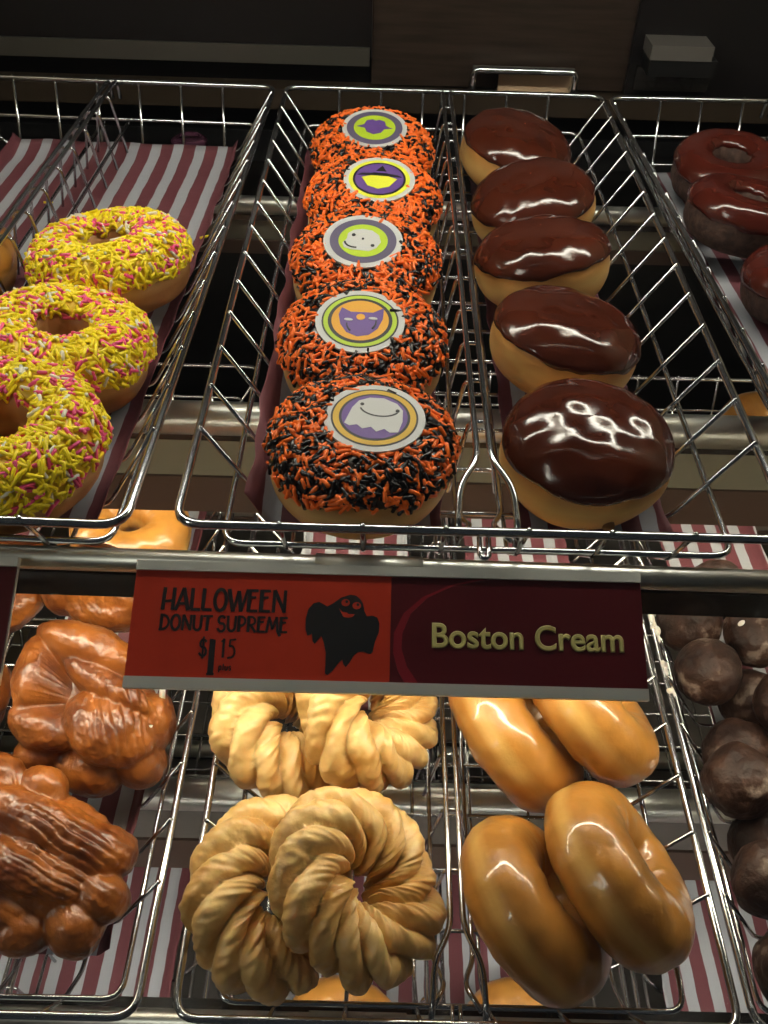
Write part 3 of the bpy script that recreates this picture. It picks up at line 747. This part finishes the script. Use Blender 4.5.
# ---- chocolate donut holes
def ball_mesh(seed):
    bm = bmesh.new(); bmesh.ops.create_icosphere(bm, subdivisions=5, radius=1)
    me = bpy.data.meshes.new('donut_hole'); 
    for v in bm.verts:
        p = v.co.normalized()
        d = 1 + .10 * noise.noise(p * 1.1 + Vector((seed, 0, 0))) + .045 * noise.noise(p * 3 + Vector((0, seed, 0))) + .018 * noise.noise(p * 9)
        v.co = p * d * .0210
    bm.to_mesh(me); bm.free(); me.materials.append(MUNCH)
    me.polygons.foreach_set('use_smooth', [True] * len(me.polygons)); return me
BM_ = [ball_mesh(s) for s in (1.3, 4.7, 8.9)]
balls = [(0.2128, 0.4109, 0.4767, 'chocolate donut hole in the back corner against the basket rail'),
         (0.2145, 0.3675, 0.4750, 'chocolate donut hole second from the back along the basket rail, beside the sign'),
         (0.2531, 0.3966, 0.4731, 'chocolate donut hole spotted with white glaze near the right edge'),
         (0.2290, 0.3244, 0.4990, 'chocolate donut hole in shade, third along the basket rail'),
         (0.2554, 0.3387, 0.4683, 'chocolate donut hole half cut by the right picture edge'),
         (0.2111, 0.2854, 0.4695, 'chocolate donut hole fourth along the basket rail, beside the glazed donuts'),
         (0.2161, 0.2324, 0.4788, 'chocolate donut hole low at right, sixth along the basket rail'),
         (0.2157, 0.1854, 0.4783, 'chocolate donut hole at the bottom right corner, nearest the front'),
         (0.2402, 0.4442, 0.4810, 'chocolate donut hole mostly hidden under the dark rail cover'),
         (0.2309, 0.2654, 0.5020, 'dark chocolate donut hole wedged low between two others'),
         (0.2542, 0.2932, 0.4788, 'dark chocolate donut hole at the right edge in deep shade'),
         (0.2624, 0.2456, 0.4806, 'chocolate donut hole in deep shade right of the sixth'),
         (0.2519, 0.2051, 0.4905, 'chocolate donut hole in deep shade near the front right'),
         (0.2820, 0.4320, 0.4810, 'chocolate donut hole at back right under the rail cover'),
         (0.2498, 0.3649, 0.5020, 'chocolate donut hole in the lower layer under the spotted one')]
for k, (x, d, h, lab) in enumerate(balls):
    o = bpy.data.objects.new('donut_hole', BM_[k % 3]); C.objects.link(o)
    o.location = H(x, d, h); o.rotation_euler = (k * 1.3, k * .7, k * 2.1)
    tag(o, lab, 'donut hole', 'chocolate donut holes')
    if k in (2,):
        for j in range(5):
            r2 = random.Random(k * 10 + j); dirv = Vector((r2.uniform(-1, .3), r2.uniform(-.8, .2), r2.uniform(.4, 1))).normalized()
            g = bmesh.new(); bmesh.ops.create_icosphere(g, subdivisions=3, radius=.0034 if j == 0 else .002)
            gm = bpy.data.meshes.new('glaze_blob'); g.to_mesh(gm); g.free(); gm.materials.append(GLAZEW)
            gm.polygons.foreach_set('use_smooth', [True] * len(gm.polygons))
            go = bpy.data.objects.new('glaze_blob', gm); C.objects.link(go); go.parent = o
            inv = o.rotation_euler.to_matrix().inverted(); go.location = inv @ (dirv * .0205); go.rotation_euler = dirv.to_track_quat('Z', 'Y').to_euler(); go.location = inv @ (dirv * .0212); go.rotation_euler = (inv @ dirv).to_track_quat('Z', 'Y').to_euler(); go.scale = (1.3, .9, .35)
            tag(go, 'white blob of sugar glaze')

rr_ = random.Random(3); g = bmesh.new()
for k in range(26):
    y = .195 + .10 * rr_.random() ** 1.3
    bmesh.ops.create_icosphere(g, subdivisions=2, radius=1, matrix=Matrix.Translation((-.1345 + rr_.uniform(-.0012, .0014), y, rr_.uniform(.0005, .0024))) @ Matrix.Diagonal((rr_.uniform(.0010, .0022), rr_.uniform(.0014, .0045), rr_.uniform(.0008, .0018), 1)))
gm = bpy.data.meshes.new('sugar_residue'); g.to_mesh(gm); g.free(); gm.materials.append(GLAZEW)
gm.polygons.foreach_set('use_smooth', [True] * len(gm.polygons))
go = bpy.data.objects.new('sugar_residue', gm); C.objects.link(go); go.parent = hole_basket
tag(go, 'white crust of dried sugar glaze', kind='stuff')

# ---- plum coloured cap on the ledge behind the left basket
b = MB()
v, f = lathe_grid(lambda u, w: Vector((.017 * [0.001, .8, 1, 1, .7, .6, .001][round(w * 6)] * cos(2 * pi * u), .017 * [0.001, .8, 1, 1, .7, .6, .001][round(w * 6)] * sin(2 * pi * u), [0, 0, .002, .008, .011, .009, .009][round(w * 6)])), 32, 7, False)
tag(mk('plum_cap', v, f, mat('plum_plastic', (.06, .02, .04), .25, coat=.4), loc=(-.187, .880, .925)), 'small round dark plum cap on the ledge behind the striped paper', 'cap')

# ------------------------------------------------------------------ price signs
def sign_frame(x0):
    v = Vector((0, -.888, -.459)).normalized(); n = Vector((0, -.459, .888)).normalized()
    m = Matrix((Vector((1, 0, 0)), -v, n)).transposed().to_4x4()
    m.translation = H(x0, .2918, .3115)
    return m
RED = mat('sign_orange_red', (.33, .024, .008), .3, coat=.3)
MAROON = mat('sign_maroon', (.060, .004, .006), .3, coat=.3)
SWOOSH = mat('sign_swoosh', (.16, .008, .014), .3, coat=.3)
INK = mat('sign_ink', (.006, .006, .007), .4)
CREAM = mat('sign_cream', (.42, .38, .14), .4)
def make_holder(x0, w, label, insert_mat, bracket=True):
    t = empty('price_sign', (0, 0, 0)); t.matrix_world = sign_frame(x0); tag(t, label, 'sign')
    MB().box((0, -.0545, -.0022), (w, .0035, -.0008)).build('backing', ALU, t, smooth=False)
    MB().box((0, -.001, -.0008), (w, .0035, .0016)).build('top_strip', ALU, t, smooth=False)
    MB().box((0, -.0545, -.0008), (w, -.0494, .0016)).build('bottom_strip', ALU, t, smooth=False)
    if bracket:
        for x in (w * .2, w * .8): MB().sweep([(x, -.0055, -.002), (x, -.0030, -.0060), (x, -.0008, -.0080)], .0016, n=6).build('clip', STEEL, t)
    return t
SW = .2304
ps = make_holder(-.1089, SW, 'red price sign reading HALLOWEEN DONUT SUPREME and Boston Cream', None)
MB().box((0, -.0494, -.0008), (.1164, -.001, .0002)).build('orange_insert', RED, ps, smooth=False)
mi = MB().box((.1164, -.0494, -.0008), (SW, -.001, .0002)).build('maroon_insert', MAROON, ps, smooth=False)
tag(mi, 'dark maroon insert'); 
# swoosh: crescent on the maroon insert
outer = [(.1560, -.0012), (.1440, -.0040), (.1310, -.0100), (.1222, -.0180), (.1180, -.0270), (.1178, -.0360), (.1200, -.0440), (.1230, -.0492)]
inner = [(.1290, -.0492), (.1240, -.0420), (.1215, -.0340), (.1218, -.0270), (.1255, -.0180), (.1330, -.0105), (.1450, -.0045), (.1600, -.0012)]
MB().poly(outer + inner, .0001, .00032).build('swoosh', SWOOSH, ps, smooth=False)

# stroke lettering: each glyph = list of (polyline, width factor) in a 1 x 1 box (x right, y up)
def A_(cx, cy, rx, ry, a0, a1, n=12): return arc(cx, cy, rx, ry, a0, a1, n)
G = {
 'H': [([(.12, 0), (.2, 1)], 1), ([(.8, 0), (.84, 1)], 1), ([(.16, .38), (.82, .42)], .7)],
 'A': [([(.02, 0), (.5, 1)], .8), ([(.5, 1), (.92, 0)], 1.1), ([(.2, .30), (.8, .30)], .7)],
 'L': [([(.2, 1), (.16, .04)], 1), ([(.14, .05), (.95, .05)], .8)],
 'O': [(A_(.5, .5, .38, .47, 0, 360, 24), .95)],
 'W': [([(.02, 1), (.3, 0)], 1.1), ([(.3, 0), (.55, .92)], .7), ([(.55, .92), (.72, 0)], 1.1), ([(.72, 0), (1.02, 1)], .7)],
 'E': [([(.2, 1), (.18, 0)], 1.1), ([(.18, .95), (.9, .95)], .75), ([(.18, .64), (.75, .66)], .65), ([(.18, .05), (.92, .05)], .75)],
 'N': [([(.15, 0), (.18, 1)], .9), ([(.18, 1), (.85, .04)], 1.0), ([(.84, 0), (.88, 1)], .9)],
 'D': [([(.18, .02), (.2, .98)], 1.1), ([(.05, .95)] + A_(.3, .5, .58, .45, 90, -90, 14) + [(0, .03)], .85)],
 'U': [([(.14, 1), (.15, .35)] + A_(.5, .32, .34, .28, 180, 360, 10) + [(.84, .4), (.86, 1)], .95)],
 'T': [([(.5, .95), (.48, 0)], 1.1), ([(.02, .93), (1, .95)], .8)],
 'S': [([(.86, .84)] + A_(.5, .72, .34, .24, 40, 240, 12) + A_(.5, .26, .36, .26, 60, -140, 12) + [(.08, .2)], .9)],
 'P': [([(.2, 0), (.2, 1)], 1.1), ([(.1, .96)] + A_(.4, .68, .46, .28, 90, -90, 12) + [(.2, .4)], .8)],
 'R': [([(.2, 0), (.2, 1)], 1.1), ([(.1, .96)] + A_(.4, .70, .44, .26, 90, -90, 12) + [(.2, .44)], .8), ([(.42, .44), (.92, 0)], .95)],
 'M': [([(.04, 0), (.22, 1)], .9), ([(.22, 1), (.5, .2)], .9), ([(.5, .2), (.78, 1)], .7), ([(.78, 1), (.9, .1), (1.12, -.22)], 1.0)],
 '$': [([(.86, .80)] + A_(.5, .70, .34, .20, 40, 240, 12) + A_(.5, .30, .36, .22, 60, -140, 12) + [(.08, .24)], 1.0), ([(.5, 1.05), (.5, -.05)], .8)],
 '1': [([(.5, .0), (.5, 1)], 1.0), ([(.5, .97), (.18, .82)], .7)],
 'I': [([(.5, 0), (.5, 1)], 1.3), ([(.12, .015), (.88, .015)], .5), ([(.2, .985), (.6, .985)], .5)],
 '5': [([(.95, .97), (.3, .93), (.26, .58)], .8), ([(.26, .58)] + A_(.45, .32, .42, .30, 100, -100, 12) + [(.1, -.02)], .9)],
 'p': [([(.2, -.35), (.2, .72)], 1), (A_(.48, .36, .28, .34, 0, 360, 16), .9)],
 'l': [([(.5, 0), (.5, 1.05)], 1)],
 'u': [([(.2, .7), (.2, .25)] + A_(.48, .24, .28, .22, 180, 360, 8) + [(.76, .7)], 1), ([(.76, 0), (.76, .7)], .8)],
 's': [([(.76, .6)] + A_(.48, .53, .26, .17, 40, 240, 8) + A_(.5, .18, .28, .17, 60, -140, 8), .9)],
}
def lettering(parent, text, x, y, widths, h, w, name, z0=.0001, z1=.0005, m=INK):
    """text laid from x to the right; widths gives each glyph's box width; y is the baseline"""
    b = MB()
    for ch, cw in zip(text, widths):
        if ch != ' ':
            for pts, k in G[ch]:
                P = [(x + p[0] * cw, y + p[1] * h) for p in pts]
                if len(P) > 2 and (Vector(P[0]) - Vector(P[-1])).length < 1e-6:
                    P.append(P[1])
                q = thick(P, w * k); nn = len(P)
                R, Lq = q[:nn], q[nn:][::-1]
                for i in range(nn - 1): b.poly([R[i], R[i + 1], Lq[i + 1], Lq[i]], z0, z1)
        x += cw
    return b.build(name, m, parent, smooth=False)
tag(lettering(ps, 'HALLOWEEN', .0128, -.0192, [.0066, .0062, .0052, .0052, .0068, .0084, .0056, .0056, .0070], .0104, .00165, 'heading_text'), 'black lettering HALLOWEEN')
tag(lettering(ps, 'DONUT SUPREME', .0128, -.0284, [.0048, .0050, .0050, .0046, .0044, .0020, .0042, .0048, .0042, .0046, .0042, .0058, .0042], .0072, .00125, 'product_text'), 'black lettering DONUT SUPREME')
tag(lettering(ps, '$', .0314, -.0404, [.0040], .0090, .0010, 'dollar_symbol'), 'black dollar symbol')
tag(lettering(ps, 'I', .0352, -.0478, [.0044], .0156, .0020, 'price_figure'), 'tall black price figure 1')
tag(lettering(ps, '15', .0408, -.0402, [.0032, .0040], .0086, .0010, 'cents_figure'), 'black price figures 15')
tag(lettering(ps, 'plus', .0408, -.0458, [.0017, .0010, .0017, .0015], .0028, .00045, 'small_text'), 'small black word plus')
# ghost figure
gp = [(425, 138), (462, 145), (492, 170), (512, 205), (522, 255), (540, 290), (580, 285), (612, 298), (628, 340), (625, 400), (600, 460), (584, 530), (570, 548), (548, 545), (520, 532), (480, 535), (450, 560), (420, 610), (396, 638), (378, 615), (372, 585), (345, 610), (305, 660), (270, 690), (252, 680), (254, 620), (256, 540), (240, 470), (222, 425), (196, 455), (178, 482), (162, 462), (158, 410), (126, 425), (112, 380), (112, 310), (130, 240), (165, 200), (205, 190), (240, 208), (262, 222), (310, 195), (360, 158)]
def ghost_uv(px, py):
    X, Y = 290 + px / 6.98, 575 + py / 6.98
    xl = 137 - (Y - 568) * 12 / 116; wd = 504 + (Y - 568) * 22 / 116
    u = (X - xl) / wd * SW
    yt = 568 + (X - 137) * .0238
    return (u, -(Y - yt) / 2170)
gpoly = [ghost_uv(*p) for p in gp][::-1]
MB().poly(gpoly, .0001, .00045).build('ghost_picture', INK, ps, smooth=False)
ge = MB()
for (cx, cy, rx, ry) in ((390, 195, 30, 25), (468, 216, 30, 25)):
    ge.poly([ghost_uv(cx + rx * cos(a * pi / 8), cy - ry * sin(a * pi / 8)) for a in range(16)], .0004, .0006, 0)
    ge.poly([ghost_uv(cx + 8 + 10 * cos(a * pi / 8), cy - 6 - 10 * sin(a * pi / 8)) for a in range(16)], .0005, .0007, 1)
ge.poly([ghost_uv(*p) for p in [(345, 235), (370, 262), (400, 265), (412, 276), (455, 276), (440, 294), (410, 300), (376, 294), (360, 265)]][::-1], .0004, .0006, 0)
tag(ge.build('ghost_face', [RED, INK], ps, smooth=False), 'orange eyes and grin of the ghost')
# Boston Cream: bold lettering
fc = bpy.data.curves.new('flavour_text', 'FONT'); fc.body = 'Boston Cream'; fc.size = .0155; fc.extrude = .0001; fc.bevel_depth = .00042; fc.bevel_resolution = 0; fc.space_character = 1.02
fo = bpy.data.objects.new('flavour_text', fc); C.objects.link(fo); fo.parent = ps; fo.location = (.1345, -.0330, .0005); fc.materials.append(CREAM)
dg = bpy.context.evaluated_depsgraph_get()
fm = bpy.data.meshes.new_from_object(fo.evaluated_get(dg)); bpy.data.objects.remove(fo); fm.materials.clear(); fm.materials.append(CREAM)
fx = [q.co.x for q in fm.vertices]; kx = .0860 / (max(fx) - min(fx)); x0 = min(fx)
for q in fm.vertices: q.co.x = (q.co.x - x0) * kx
fo = bpy.data.objects.new('flavour_text', fm); C.objects.link(fo); fo.parent = ps; fo.location = (.1350, -.0330, .0005)
tag(fo, 'cream lettering Boston Cream')
# neighbouring sign at the left edge
p2 = make_holder(-.3835, .2205, 'dark red price sign cut off at the left picture edge', None)
MB().box((0, -.0494, -.0008), (.2200, -.001, .0002)).build('maroon_insert', MAROON, p2, smooth=False)
